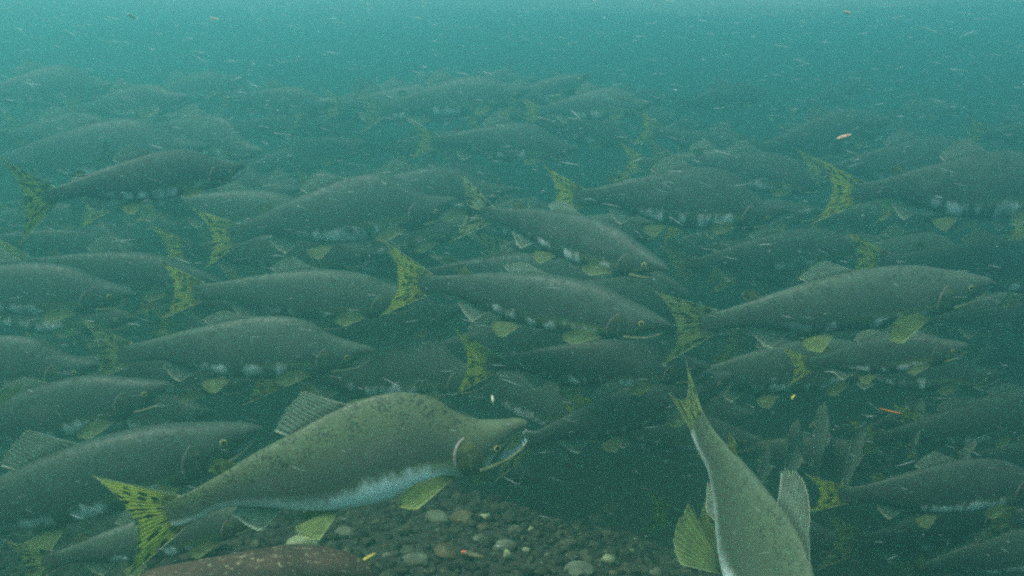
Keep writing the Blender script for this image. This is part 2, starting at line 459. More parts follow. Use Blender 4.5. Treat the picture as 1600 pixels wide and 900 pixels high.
def pectoral_part(f, mat, par, sgn, sp=1.0, seed=0, size=1.0, down=0.0):
    zl = float(f.lo(.79)); y0 = float(f.wid(.79))
    def base(u):
        return np.array([lerp(.778, .802, u), sgn * y0 * lerp(.74, .66, u), lerp(zl + .034, zl + .016, u)])
    def tip(u):
        L = .125 * size
        x = .79 - L * (0.80 + .20 * math.sin(u * 2.4))
        z = zl + .03 - lerp(.004, .062 + down, u) * size
        return np.array([x + .020 * max(0, u - .75) * 2, sgn * (y0 * .7 + .045 * sp * lerp(.6, 1, u)), z])
    return fin_part(f, 'pectoral_fin', mat, par, base, tip, 26, 9, .0010, 9, .0004, .02, (0, 0, .012), seed, rnd=.20)

def pelvic_part(f, mat, par, sgn, sp=1.0, seed=0, size=1.0):
    zl = float(f.lo(.50))
    def base(u): return np.array([lerp(.485, .515, u), sgn * .018, zl + .006])
    def tip(u):
        return np.array([.5 - lerp(.095, .048, u) * size, sgn * (.02 + .03 * sp * lerp(.3, 1, u)), zl - lerp(.006, .050, u) * size - (size - 1) * .035 * math.sin(u * 2.6)])
    return fin_part(f, 'pelvic_fin', mat, par, base, tip, 20, 7, .0010, 7, .0004, .03, (-.008, 0, 0), seed, rnd=.16)

def anal_part(f, mat, par, seed=0, sway=0.0):
    def base(u):
        t = lerp(.285, .385, u); return np.array([t, 0, float(f.lo(t)) + .004])
    def tip(u):
        return np.array([lerp(.255, .312, u ** .8), sway * .02, float(f.lo(.32)) - lerp(.008, .070, u ** .9)])
    return fin_part(f, 'anal_fin', mat, par, base, tip, 26, 7, .0010, 9, .0004, .04, (0, sway * .02, 0), seed, rnd=.10)

def gill_part(f, par, sgn, skin='grey'):
    na, nb = 14, 20
    V = []; R_ = []; S_ = []
    for i in range(na + 1):
        a = max(0, i - 1) / (na - 1)
        for j in range(nb):
            b = j / (nb - 1)
            q = lerp(-1.15, 0.55, b)
            rear = .800 + .034 * (2 * b - 1) ** 2 + .012 * b
            front = .885 - .01 * (2 * b - 1) ** 2
            t = lerp(rear, front, a)
            y, z, _ = f.surf(np.array(t), np.array(q))
            off = (.0030 if i > 0 else -.003) * (1 - a) ** .6 * (1 - (2 * b - 1) ** 6) - .0012 * a - .0008 * (2 * b - 1) ** 6
            nrm = np.array([0, math.cos(q), 0.5 * math.sin(q)])
            p = np.array([t, float(y), float(z)]) + nrm * off
            p[1] *= sgn
            V.append(p); R_.append((t, p[2])); S_.append((a, b))
    return mesh_obj('gill_cover', f.bend(V), grid_faces(na + 1, nb, sgn < 0), M['gill_' + skin], par, {'rest': R_, 'shade': S_})

def eye_part(f, par, sgn):
    t0, r = .915, .0118
    z0 = lerp(.012, -.019, f.k) * f.depth
    # find skin there
    qs = np.linspace(-1.5, 1.5, 200)
    y, z, _ = f.surf(np.full(200, t0), qs)
    i = int(np.argmin(np.abs(z - z0))); y0 = float(y[i])
    V = []; UV = []; nr, na = 7, 18
    for i in range(nr):
        rr = i / (nr - 1)
        for j in range(na):
            an = 2 * math.pi * j / na
            x, zz = r * rr * math.cos(an), r * rr * math.sin(an)
            yy = y0 + .0030 * math.sqrt(max(0, 1 - rr * rr)) - .0012 - .35 * x
            V.append((t0 + x, sgn * yy, z0 + zz)); UV.append((rr * math.cos(an), rr * math.sin(an)))
    return mesh_obj('eye', f.bend(V), grid_faces(nr, na, sgn < 0, wrap=True), M['eye'], par, {'rest': UV})

def maxilla_part(f, par, sgn):
    V = []; Rr = []; S = []; m = 16; nq = 6
    for i in range(m):
        k = i / (m - 1); t = lerp(.872, .965, k)
        up_, lo_ = float(f.up(t)), float(f.lo(t))
        zc = lerp(lo_ + .012 * (1 - k) - .004, lo_ + .006, k)
        qs = np.linspace(-1.5, .8, 80); y, z, _ = f.surf(np.full(80, t), qs)
        yy = float(y[int(np.argmin(np.abs(z - zc)))])
        r = lerp(.0072, .0030, k) * (.5 if i in (0, m - 1) else 1)
        for j in range(nq):
            q = 2 * math.pi * j / nq
            V.append((t, sgn * (yy + .0022 * math.cos(q)), zc + r * math.sin(q))); Rr.append((t, zc)); S.append((.2, 0))
    F = grid_faces(m, nq, wrap=True); F.append(tuple(range(nq))[::-1]); F.append(tuple((m - 1) * nq + j for j in range(nq)))
    return mesh_obj('upper_jaw_plate', f.bend(V), F, M['jaw'], par, {'rest': Rr, 'shade': S})

def jaw_part(f, par, gap=0.03, teeth=False):
    nt_, nq = 22, 16
    V = []; Rr = []; S = []
    tipx = .992 if f.k > .4 else .978
    T = np.linspace(.862, tipx, nt_)
    def line(t):
        k = (t - .862) / (tipx - .862)
        bot = lerp(float(f.lo(.862)) + .0005, float(f.lo(tipx)) - gap - .010, k) - .006 * math.sin(math.pi * k)
        th = lerp(.030, .0085, min(1, k * 1.6)) * (1 if k < .97 else .7)
        if f.k > .4 and k > .82: th += (k - .82) * .04
        return k, bot, th
    for t in T:
        k, bot, th = line(t)
        top = bot + th
        hw = float(f.wid(t)) * lerp(.97, .80, k) * (1 if k < .97 else .6)
        for j in range(nq):
            q = 2 * math.pi * j / nq
            c, sn = math.cos(q), math.sin(q)
            z = top - th / 2 + th / 2 * sn
            y = hw * (abs(c) ** .8) * (1 if c > 0 else -1)
            if sn > 0.7: z -= th * .35 * (sn - .7) / .3
            V.append((t, y, z)); Rr.append((t, z)); S.append((sn, 0))
    F = grid_faces(nt_, nq, wrap=True)
    F.append(tuple(range(nq))[::-1]); F.append(tuple((nt_ - 1) * nq + j for j in range(nq)))
    jaw = mesh_obj('lower_jaw', f.bend(V), F, M['jaw'], par, {'rest': Rr, 'shade': S})
    if teeth:
        TV = []; TF = []
        def cone(p, d, r, h):
            b = len(TV)
            for j in range(6):
                a = j * math.pi / 3
                TV.append((p[0] + r * math.cos(a), p[1] + r * math.sin(a), p[2]))
            TV.append((p[0] + d[0] * h, p[1] + d[1] * h, p[2] + d[2] * h))
            for j in range(6): TF.append((b + j, b + (j + 1) % 6, b + 6))
            TF.append(tuple(b + j for j in range(6))[::-1])
        for sg in (-1, 1):
            for i, k in enumerate((.50, .66, .80, .90, .955)):
                t = lerp(.862, tipx, k)
                _, bot, th = line(t)
                big_ = 1.5 if i > 2 else .8
                cone((t, sg * float(fW(t)) * .62, bot + th - .003), (-.25, 0, 1), .0018 * big_, .0070 * big_)
                cone((t + .006, sg * float(fW(t)) * .7, float(f.lo(t)) + .003), (-.2, 0, -1), .0018 * big_, .0065 * big_)
        mesh_obj('teeth', f.bend(TV), TF, M['tooth'], par, None, False)
    return jaw

def fish_parts(root, k=0.5, b1=0.0, b2=0.0, depth=1.0, skin='grey', tail='tail_olive', lod=2, spread=1.0, sway=0.0, lean=0.0, fan=0.0, psize=1.0, dsh=0.0,
               dh=1.0, gap=0.012, teeth=False, pect=.85, seed=0, bvert=0.0, pfin='fin_olive', pdown=0.0, pspread=1.0):
    f = Fish(k, b1, b2, depth, bvert)
    if lod == 2:
        body_part(f, M[skin], root, 84, 36)
    else:
        body_part(f, M[skin], root, 40, 18)
    tail_part(f, M[tail], root, spread, sway, 60 if lod == 2 else 40, 14 if lod == 2 else 8, seed=seed)
    dorsal_part(f, M['fin_grey'], root, dh, lean, seed + 1, fan, dsh)
    adipose_part(f, M['fin_spot'], root, seed + 2)
    for sg in (-1, 1):
        pectoral_part(f, M[pfin], root, sg, pspread, seed + 3, pect, pdown)
    if lod == 2:
        for sg in (-1, 1):
            pelvic_part(f, M[pfin], root, sg, 1.0, seed + 4, psize)
    anal_part(f, M['fin_grey'], root, seed + 5, sway)
    for sg in (-1, 1):
        if lod == 2:
            gill_part(f, root, sg, skin); maxilla_part(f, root, sg)
        eye_part(f, root, sg)
    jaw_part(f, root, gap, teeth)
    return f

def pose(root, f, tail_px, nose_px, D, psi=0.0, roll=0.0):
    """tail and nose at these pixels, middle of the fish at distance D; psi>0 turns the head towards the camera"""
    p2 = math.hypot(nose_px[0] - tail_px[0], nose_px[1] - tail_px[1])
    L = p2 / FPX * D / math.cos(R(psi))
    dz = L * math.sin(R(psi)) / 2
    Pt = at(tail_px[0], tail_px[1], D + dz); Pn = at(nose_px[0], nose_px[1], D - dz)
    a, b = f.bend([[0.0, 0, 0], [1.0, 0, 0.0]])
    a, b = Vector(a), Vector(b)
    ax_l = (b - a); ll = ax_l.length
    s = (Pn - Pt).length / ll
    X = (Pn - Pt).normalized()
    up = Vector((0, 0, 1))
    if abs(X.z) > .93: up = Vector((1, 0, 0.3))
    Y = up.cross(X).normalized(); Z = X.cross(Y)
    W = Matrix((X, Y, Z)).transposed()
    xl = ax_l.normalized(); zl = Vector((0, 0, 1)); zl = (zl - xl * zl.dot(xl)).normalized(); yl = zl.cross(xl)
    Lm = Matrix((xl, yl, zl)).transposed()
    rot = W @ Matrix.Rotation(R(roll), 3, 'X') @ Lm.transposed()
    M4 = rot.to_4x4()
    root.location = Pt - rot @ (a * s)
    root.rotation_euler = rot.to_euler()
    root.scale = (s, s, s)
    return s

GROUP = 'salmon of the school holding in the current'
def salmon(label, tail_px, nose_px, D, psi=0.0, roll=0.0, group=GROUP, **kw):
    root = link(bpy.data.objects.new('salmon', None))
    root.empty_display_size = .05
    f = fish_parts(root, **kw)
    s = pose(root, f, tail_px, nose_px, D, psi, roll)
    tag(root, label, 'salmon', group)
    if not .36 < s < .66: print('SIZE', round(s, 2), label)
    return root

# ------------------------------------------------------------------ river bed and water
def bed_z(x, y):
    x = np.asarray(x, float); y = np.asarray(y, float)
    d = np.maximum(sstep(1.0, 3.0, y + .6 * np.maximum(0, x + .15)), sstep(.20, .9, x) * sstep(-.5, .6, y))
    d = np.maximum(d, sstep(.36, .95, -x) * .45)
    z = -0.85 * d
    z = z + .022 * np.sin(x * 5.1 + 1.3) * np.cos(y * 4.3) + .012 * np.sin(x * 13 + y * 7)
    far = sstep(3.0, 12.0, np.hypot(x, y))
    return z - .15 * far + .12 * far * np.sin(x * .7) * np.cos(y * .9)

def axis_pts():
    a = np.concatenate([np.arange(-1.6, 3.2, .03)])
    return a
gx = np.concatenate([-np.geomspace(14, 2.05, 14), np.arange(-2, 2.01, .03), np.geomspace(2.05, 14, 14)])
gy = np.concatenate([-np.geomspace(14, .35, 10), np.arange(-.3, 3.0, .03), np.geomspace(3.05, 14, 16)])
XX, YY = np.meshgrid(gx, gy, indexing='ij')
ZZ = bed_z(XX, YY)
n = N('river_silt_and_sand')
g = n.t.nodes.new('ShaderNodeNewGeometry').outputs['Position']
c = n.mix(n.ramp(n.noise(g, 9.0, 6.0, .65), .3, .7), (0.018, 0.019, 0.014), (0.045, 0.046, 0.033))
c = n.mix(n.ramp(n.voro(g, 70.0), .15, .5), c, (0.05, 0.048, 0.035))
M['bed'] = n.pbr(c, .85, n.bump(n.voro(g, 70.0), .01, .8), .2)
bed = mesh_obj('river_bed', np.stack([XX, YY, ZZ], -1).reshape(-1, 3), grid_faces(len(gx), len(gy), True), M['bed'])
tag(bed, 'dark gravelly river bed falling away to the right', None, None, 'structure')

n = N('river_water_volume')
pv = n.t.nodes.new('ShaderNodeVolumePrincipled')
pv.inputs['Color'].default_value = (.24,.71,.57, 1)
pv.inputs['Absorption Color'].default_value = (0.0, 0.0, 0.0, 1)
pv.inputs['Density'].default_value = .64
pv.inputs['Anisotropy'].default_value = .8
n.t.links.new(pv.outputs[0], n.out.inputs['Volume'])
# closed box; its top is the rippled water surface just above the camera
hx = np.concatenate([[-14.5], -np.geomspace(13, 4.1, 24), np.arange(-4, 4.01, .08), np.geomspace(4.1, 13, 24), [14.5]])
hy = np.concatenate([[-14.5, -9, -6, -4, -3, -2, -1.2, -.6], np.arange(-.2, 7.0, .08), np.geomspace(7.1, 13, 24), [14.5]])
HX, HY = np.meshgrid(hx, hy, indexing='ij')
win = sstep(14.5, 12, np.abs(HX)) * sstep(14.5, 12, np.abs(HY))
def surf_z(x, y):
    a_ = .0
    rw = random.Random(5)
    for _ in range(14):
        k_ = rw.choice([rw.uniform(1.0, 2.0), rw.uniform(2, 9)]); th_ = rw.gauss(math.pi / 2 + .35, .8)
        a_ = a_ + (.020 / k_ ** .6) * np.sin(k_ * (x * math.cos(th_) + y * math.sin(th_)) + rw.uniform(0, 6.28))
    return a_
HZ = 1.10 + win * surf_z(HX, HY)
nb = len(hx) * len(hy)
VT = np.stack([HX, HY, HZ], -1).reshape(-1, 3)
VB = np.stack([HX, HY, np.full_like(HX, -2.2)], -1).reshape(-1, 3)
ny_, nx_ = len(hy), len(hx)
FT = grid_faces(nx_, ny_, True)
FT += [(0 + nb, ny_ - 1 + nb, (nx_ - 1) * ny_ + ny_ - 1 + nb, (nx_ - 1) * ny_ + nb)]
rimi = [i for i in range(ny_)] + [i * ny_ + ny_ - 1 for i in range(1, nx_)] + [(nx_ - 1) * ny_ + j for j in range(ny_ - 2, -1, -1)] + [i * ny_ for i in range(nx_ - 2, 0, -1)]
# side walls share the rim; only the four bottom corners are used below
cor = {0: nb + 0, ny_ - 1: nb + ny_ - 1, (nx_ - 1) * ny_ + ny_ - 1: nb + (nx_ - 1) * ny_ + ny_ - 1, (nx_ - 1) * ny_: nb + (nx_ - 1) * ny_}
cs = [0, ny_ - 1, (nx_ - 1) * ny_ + ny_ - 1, (nx_ - 1) * ny_]
pos_ = [rimi.index(c_) for c_ in cs] + [len(rimi)]
for q_ in range(4):
    seg = (rimi + [rimi[0]])[pos_[q_]:pos_[q_ + 1] + 1]
    FT.append(tuple(seg) + (cor[cs[(q_ + 1) % 4]], cor[cs[q_]]))
used_ = sorted({i for f_ in FT for i in f_}); re_ = {i: k for k, i in enumerate(used_)}
VA = np.concatenate([VT, VB])[used_]
hz = mesh_obj('haze', VA, [tuple(re_[i] for i in f_) for f_ in FT], n.m, smooth=False)
import bmesh
bm_ = bmesh.new(); bm_.from_mesh(hz.data); bmesh.ops.recalc_face_normals(bm_, faces=bm_.faces[:]); bm_.to_mesh(hz.data)
print('haze manifold', all(e.is_manifold for e in bm_.edges)); bm_.free()
tag(hz, 'turquoise murky river water', None, None, 'stuff')

# ------------------------------------------------------------------ stones
def stone_mat(name, a, b, speck=(.3, .3, .25), sp=.15):
    n = N(name)
    tc = n.t.nodes.new('ShaderNodeTexCoord').outputs['Object']
    pos = n.t.nodes.new('ShaderNodeNewGeometry').outputs['Position']
    rp = n.t.nodes.new('ShaderNodeNewGeometry').outputs['Random Per Island']
    c = n.mix(n.ramp(n.noise(pos, 30.0, 6.0, .65), .3, .7), a, b)
    c = n.mix(n.math('MULTIPLY', n.ramp(n.noise(pos, 120.0, 3.0, .7), .58, .68), sp), c, speck)
    m2 = n.t.nodes.new('ShaderNodeMix'); m2.data_type = 'RGBA'; m2.blend_type = 'MULTIPLY'
    m2.inputs[0].default_value = 1.0
    n.put(m2.inputs[6], c); n.put(m2.inputs[7], n.mix(rp, (.35, .36, .34), (1.9, 1.8, 1.5)))
    return n.pbr(m2.outputs[2], .75, n.bump(n.noise(pos, 90.0, 4.0, .7), .004, .7), .3)
M['gravel'] = stone_mat('mixed_gravel', (.021, .023, .017), (.055, .058, .041))
M['stone_green'] = stone_mat('pale_green_stone', (.13, .145, .085), (.21, .22, .14))
M['stone_brown'] = stone_mat('red_brown_rock', (.035, .023, .019), (.070, .042, .032), (.26, .22, .16), .7)
M['stone_grey'] = stone_mat('grey_stone', (.055, .06, .045), (.10, .105, .08))
M['stone_ochre'] = stone_mat('ochre_stone', (.050, .042, .024), (.085, .070, .040))

def ico(sub):
    import bmesh
    bm = bmesh.new(); bmesh.ops.create_icosphere(bm, subdivisions=sub, radius=1.0)
    V = np.array([v.co[:] for v in bm.verts]); F = [tuple(v.index for v in f.verts) for f in bm.faces]
    bm.free(); return V, F
ICO = {i: ico(i) for i in (1, 2, 3, 5)}
def stone_shape(rs, sub, sx, sy, sz, rough=.22):
    V, F = ICO[sub]
    V = V.copy()
    for _ in range(5):
        d = np.array([rs.gauss(0, 1) for _ in range(3)]); d /= np.linalg.norm(d)
        cut = rs.uniform(.45, .85)
        h = V @ d
        V = V - np.outer(np.maximum(0, h - cut) * .92, d)
    for fr in (1.7, 3.6):
        ph = [rs.uniform(0, 6.28) for _ in range(3)]
        V = V * (1 + rough / fr * .6 * np.sin(V[:, [0]] * fr + ph[0]) * np.sin(V[:, [1]] * fr + ph[1]) * np.cos(V[:, [2]] * fr + ph[2]))
    return V * np.array([sx, sy, sz]), F

rs = random.Random(3)
# ground cover: gravel nobody could count, one object
GV, GF, off = [], [], 0
cnt = 0
while cnt < 13000:
    y = rs.uniform(.72, 2.0); x = rs.uniform(-1.3, .95)
    if rs.random() > 1.25 - (y - .72) * .75: continue
    r = rs.choice([.0025, .0035, .0045, .006, .009]) * rs.uniform(.7, 1.4) * (1.0 if y < 1.4 else 1.4)
    V, F = stone_shape(rs, 1 if r < .0075 else 2, r * rs.uniform(.8, 1.4), r * rs.uniform(.7, 1.1), r * rs.uniform(.4, .75))
    a = rs.uniform(0, 6.28); ca, sa = math.cos(a), math.sin(a)
    V = V @ np.array([[ca, sa, 0], [-sa, ca, 0], [0, 0, 1]])
    V = V + np.array([x, y, float(bed_z(x, y)) + r * rs.uniform(-.1, .55)])
    GV.append(V); GF += [tuple(i + off for i in f) for f in F]; off += len(V); cnt += 1
gr = mesh_obj('gravel', np.concatenate(GV), GF, M['gravel'])
tag(gr, 'fine mixed river gravel covering the bed', None, None, 'stuff')

def stone(px, py, w_px, h_px, mat, label, cat='stone', name='river_stone', group=None, sub=3, flat=.5, lift=.25, seed=1, depth=None, rough=.22):
    """stone standing on the bed under this pixel"""
    d = ray(px, py); lo_, hi_ = .3, 6
    for _ in range(40):
        m_ = (lo_ + hi_) / 2; P = CAM + d * m_
        if P.z > float(bed_z(P.x, P.y)): lo_ = m_
        else: hi_ = m_
    P = CAM + d * lo_
    s_ = lo_ / FPX
    r_ = random.Random(seed)
    sx = w_px * s_ / 2
    sz = h_px * s_ / 2 * .75
    V, F = stone_shape(r_, sub, sx, depth or sx * .8, sz, rough)
    a = r_.uniform(-.4, .4); ca, sa = math.cos(a), math.sin(a)
    V = V @ np.array([[ca, sa, 0], [-sa, ca, 0], [0, 0, 1]])
    o = mesh_obj(name, V, F, M[mat])
    o.location = (P.x, P.y, float(bed_z(P.x, P.y)) + sz * lift)
    return tag(o, label, cat, group)

stone(386, 936, 400, 140, 'stone_brown', 'large red-brown boulder with pale specks at the bottom edge, under the humpbacked salmon', 'boulder', 'boulder', None, 5, lift=.22, seed=4, depth=.085, rough=.12)
stone(338, 843, 52, 26, 'stone_green', 'pale yellow-green flat stone against the left shoulder of the brown boulder', seed=5, lift=.7)
stone(474, 856, 52, 36, 'stone_green', 'rounded grey-green stone against the right shoulder of the brown boulder', seed=6, lift=.5)
stone(532, 878, 32, 28, 'stone_grey', 'small round grey-green stone right of the brown boulder', seed=7)
stone(165, 888, 46, 24, 'stone_green', 'pale green stone under the spotted tail tip of the humpbacked salmon', seed=8)
stone(553, 872, 26, 12, 'stone_ochre', 'small orange-brown pebble left of the yellow leaf sliver', seed=9, sub=2, lift=.9)
stone(684, 810, 44, 26, 'stone_grey', 'grey oval stone below the yellow pectoral fin of the humpbacked salmon', seed=10)
stone(722, 812, 46, 30, 'stone_ochre', 'dull brown stone right of the grey oval stone on the gravel', seed=11)
stone(695, 866, 50, 34, 'stone_ochre', 'rough rusty brown stone left of the red tipped twig', seed=12)
stone(792, 876, 16, 28, 'stone_green', 'small upright pale green stone right of the red tipped twig', seed=13, flat=.8, lift=.9, sub=2)
stone(950, 880, 24, 26, 'stone_green', 'small pale stone far right on the lit gravel', seed=14, sub=2, lift=.7)
stone(905, 893, 52, 30, 'stone_grey', 'wide smooth grey stone at the bottom edge right of the lit gravel', seed=15)
stone(650, 876, 44, 26, 'stone_grey', 'dark grey stone left of the rough rusty brown stone', seed=16)
SG = 'pebbles standing out of the gravel'
i = 0
taken = [(684, 810), (722, 812), (695, 866), (792, 876), (950, 880), (905, 893), (650, 876), (532, 878), (474, 856), (553, 872), (745, 866), (575, 868)]
while i < 46:
    px = rs.uniform(500, 1040); py = rs.uniform(792, 915)
    if any(abs(px - a) < 26 and abs(py - b) < 15 for a, b in taken): continue
    taken.append((px, py)); wpx = rs.uniform(10, 22) if rs.random() < .7 else rs.uniform(22, 44)
    stone(px, py, wpx, wpx * rs.uniform(.5, .75), rs.choice(['stone_grey', 'stone_grey', 'gravel', 'gravel', 'gravel', 'stone_ochre', 'stone_grey', 'stone_green']),
          'rounded pebble standing out of the fine gravel at the bottom of the photo', 'pebble', 'pebble', SG, 2, seed=100 + i)
    i += 1

# ------------------------------------------------------------------ drifting bits
def flat_mat(name, a, b):
    n = N(name); pos = n.t.nodes.new('ShaderNodeNewGeometry').outputs['Position']
    return n.pbr(n.mix(n.ramp(n.noise(pos, 160.0, 3.0), .3, .7), a, b), .5)
M['orange'] = flat_mat('orange_needle', (.85, .22, .04), (.95, .38, .08))
M['leaf_yellow'] = flat_mat('yellow_leaf', (.60, .42, .06), (.75, .55, .12))
M['flake'] = flat_mat('pale_flake', (.80, .62, .35), (.9, .8, .6))
M['rust'] = flat_mat('rust_flake', (.30, .10, .03), (.75, .50, .30))
M['bark'] = flat_mat('twig_bark', (.10, .09, .045), (.17, .14, .07))
M['red'] = flat_mat('red_tip', (.75, .12, .05), (.85, .2, .08))
M['particles'] = flat_mat('pale_motion_trail', (.38, .42, .37), (.62, .66, .60))

def sliver_geo(P0, P1, r, bulge=.0, nseg=6, nq=5, taper=.25, flat=1.0):
    P0, P1 = Vector(P0), Vector(P1)
    ax = (P1 - P0).normalized(); up = Vector((0, 0, 1)) if abs(ax.z) < .9 else Vector((1, 0, 0))
    a = ax.cross(up).normalized(); b = a.cross(ax)
    V, F = [], []
    for i in range(nseg + 1):
        k = i / nseg
        rr = r * (taper + (1 - taper) * math.sin(math.pi * k) ** .6)
        c = P0.lerp(P1, k) + b * (bulge * math.sin(math.pi * k))
        for j in range(nq):
            q = 2 * math.pi * j / nq
            V.append(tuple(c + a * rr * math.cos(q) + b * rr * flat * math.sin(q)))
    F = grid_faces(nseg + 1, nq, wrap=True)
    F.append(tuple(range(nq))[::-1]); F.append(tuple(nseg * nq + j for j in range(nq)))
    return V, F
def sliver(name, p0, p1, d0, d1, r, mat, label, cat, bulge=0., flat=1., group=None):
    V, F = sliver_geo(at(*p0, d0), at(*p1, d1), r, bulge, 8, 8, .25, flat)
    V = np.array(V); c = V.mean(0)
    o = mesh_obj(name, V - c, F, M[mat]); o.location = tuple(c)
    return tag(o, label, cat, group)
sliver('conifer_needle', (1374, 638), (1410, 646), .98, 1.0, .0010, 'orange', 'bright orange conifer needle drifting at the right of the photo', 'needle', -.0008)
sliver('leaf_scrap', (769, 618), (771, 631), .95, .95, .0032, 'flake', 'cream and orange scrap of leaf drifting above the nose of the humpbacked salmon', 'leaf scrap', 0, .5)
sliver('leaf_scrap', (1237, 625), (1242, 617), .98, .98, .0015, 'leaf_yellow', 'tiny yellow scrap drifting below a spotted tail at right centre', 'leaf scrap', .001, .6)
sliver('leaf_scrap', (1308, 217), (1330, 210), 1.0, 1.02, .0036, 'rust', 'pale orange scrap of leaf drifting near the top right in open water', 'leaf scrap', 0, .6)
sliver('leaf_scrap', (1317, 18), (1330, 21), 1.1, 1.1, .0024, 'rust', 'small brown scrap drifting at the very top right', 'leaf scrap', 0, .6)
sliver('leaf_scrap', (200, 22), (212, 29), 1.0, 1.02, .0014, 'rust', 'small brown scrap drifting at the very top left', 'leaf scrap', 0, .6)
sliver('leaf_scrap', (328, 27), (343, 31), 1.2, 1.2, .0016, 'rust', 'faint brown scrap drifting at the top, right of the top left scrap', 'leaf scrap', 0, .6)
def on_bed(px, py, h=.008):
    d = ray(px, py); lo_, hi_ = .3, 6
    for _ in range(40):
        m_ = (lo_ + hi_) / 2; P = CAM + d * m_
        if P.z > float(bed_z(P.x, P.y)) + h: lo_ = m_
        else: hi_ = m_
    return CAM + d * lo_
def bed_sliver(name, p0, p1, r, mat, label, cat, h=.010, flat=.5, bulge=0.):
    A, B = on_bed(*p0, h), on_bed(*p1, h)
    V, F = sliver_geo(A, B, r, bulge, 8, 8, .3, flat); V = np.array(V); c = V.mean(0)
    root = mesh_obj(name, V - c, F, M[mat]); root.location = tuple(c)
    return tag(root, label, cat), A, B
bed_sliver('leaf_sliver', (563, 878), (587, 864), .0035, 'leaf_yellow', 'yellow-orange sliver of leaf lying on the gravel right of the brown boulder', 'leaf', .014)
tw, A, B = bed_sliver('twig', (724, 863), (757, 871), .0045, 'bark', 'short brown twig with a red tip lying on the gravel', 'twig', .014, .7)
c0 = Vector(tw.location)
V, F = sliver_geo(A - c0 + Vector((-.003, 0, .001)), A - c0 + Vector((.006, 0, 0)), .0030, 0, 5, 7, .4, .7)
mesh_obj('red_tip', V, F, M['red'], tw)
bed_sliver('stalk', (566, 893), (577, 880), .0012, 'leaf_yellow', 'thin pale stalk lying on the gravel at the bottom edge', 'stalk', .014)

# slivers standing in for motion trails of debris carried by the current, one object
rd = random.Random(11)
DV, DF, off = [], [], 0
for i in range(6500):
    d = .7 + 2.4 * rd.random() ** .8
    px = rd.uniform(-60, 1660)
    py = 900 * rd.random() ** 1.9 - 20
    P = at(px, py, d)
    if P.z < float(bed_z(P.x, P.y)) + .02 or P.z > 1.0: continue
    if rd.random() < .2:
        L = rd.uniform(.0006, .0014); r = L * .5
    else:
        L = (.003 + .022 * rd.random() ** 2.2) * (.6 + .4 * d); r = rd.uniform(.00010, .00026) * (.6 + .4 * d)
    a = rd.gauss(R(8), R(12)); b = rd.uniform(-.5, .5)
    D = Vector((math.cos(a) * math.cos(b), math.sin(b), -math.sin(a)))
    V, F = sliver_geo(P - D * L / 2, P + D * L / 2, r, rd.uniform(-.02, .02) * L, 3, 4, .3)
    DV += V; DF += [tuple(j + off for j in f_) for f_ in F]; off += len(V)
db = mesh_obj('particle_trails', DV, DF, M['particles'])
tag(db, 'fine pale motion trails of debris drifting in the water', None, None, 'stuff')

# ------------------------------------------------------------------ the school, near to far
salmon("large olive humpbacked salmon in front with open jaws and bright yellow black-spotted tail",
       (190, 820), (826, 668), .97, -2, 0, k=1.0, b1=0.02, b2=0.06, skin='male', tail='tail_yellow', gap=.030, teeth=True, seed=1, dh=1.25, pect=.95, spread=1.12, sway=-.01, pfin='fin_yellow')
# bottom right, nose down
salmon("pale olive salmon diving head down out of the bottom edge, broad dorsal fin spread",
       (1064, 604), (1276, 1135), .98, 34, -8, k=.6, b1=-.10, b2=-.30, bvert=.42, depth=1.62, psize=2.6, pfin='fin_olive', dsh=.11, skin='pale', tail='tail_olive', seed=2, dh=1.7, lean=-.6, fan=1.0, spread=.6, pect=1.25)
salmon("dark salmon directly behind the big humpbacked one's yellow tail, cut by the left edge",
       (-250, 868), (409, 672), 1.30, -4, 0, k=.12, b1=.05, skin='dark', seed=3, dh=1.2, gap=.006)
salmon("dark salmon with pale jaw just above the one behind the big yellow tail",
       (-160, 700), (270, 604), 1.55, 4, 0, k=.25, b1=.05, skin='dark', seed=4, gap=.02)
salmon("lowest salmon at the left, its spotted tail in the bottom left corner",
       (26, 884), (420, 800), 1.12, -6, 0, k=.2, b2=.2, skin='grey', tail='tail_olive', seed=5)
salmon("long slender grey-green salmon at right with clear eye and closed jaws",
       (1040, 512), (1554, 444), 1.42, 3, 0, k=.15, b1=-.04, b2=.08, depth=1.0, skin='grey', tail='tail_olive', seed=6, dh=.8, gap=.004, pect=1.05, pdown=.02, pfin='fin_yellow')
salmon("dark salmon in the very middle of the school with a tall yellow spotted tail",
       (606, 436), (1047, 512), 1.50, 18, 0, k=.2, b1=.02, b2=-.30, skin='dark', tail='tail_yellow', seed=7, spread=1.15, dh=.45)
salmon("grey salmon whose head is behind the tall yellow tail of the middle salmon",
       (258, 452), (660, 470), 1.72, 0, 0, k=.25, b1=.02, b2=.1, skin='grey', tail='tail_yellow', seed=8, dh=.9, pfin='fin_yellow')
salmon("hook-jawed salmon with belly scuffs, just above the big humpbacked one's raised dorsal fin",
       (142, 550), (584, 552), 1.60, 3, 0, k=.55, b1=-.03, b2=.15, skin='grey', tail='tail_olive', seed=9, gap=.022, dh=.5)
salmon("humpbacked salmon behind the barred tail one, with a slim yellow spotted tail",
       (855, 305), (1230, 334), 1.90, 2, 0, k=.95, b1=.03, b2=.1, skin='dark', tail='tail_yellow', seed=10, dh=1.15)
salmon("salmon heading down to the right with a black bar across its pale tail",
       (716, 324), (1044, 424), 1.58, 30, 0, k=.25, b1=.02, b2=-.45, skin='dark', tail='tail_bar', seed=11, spread=1.35, dh=.6)
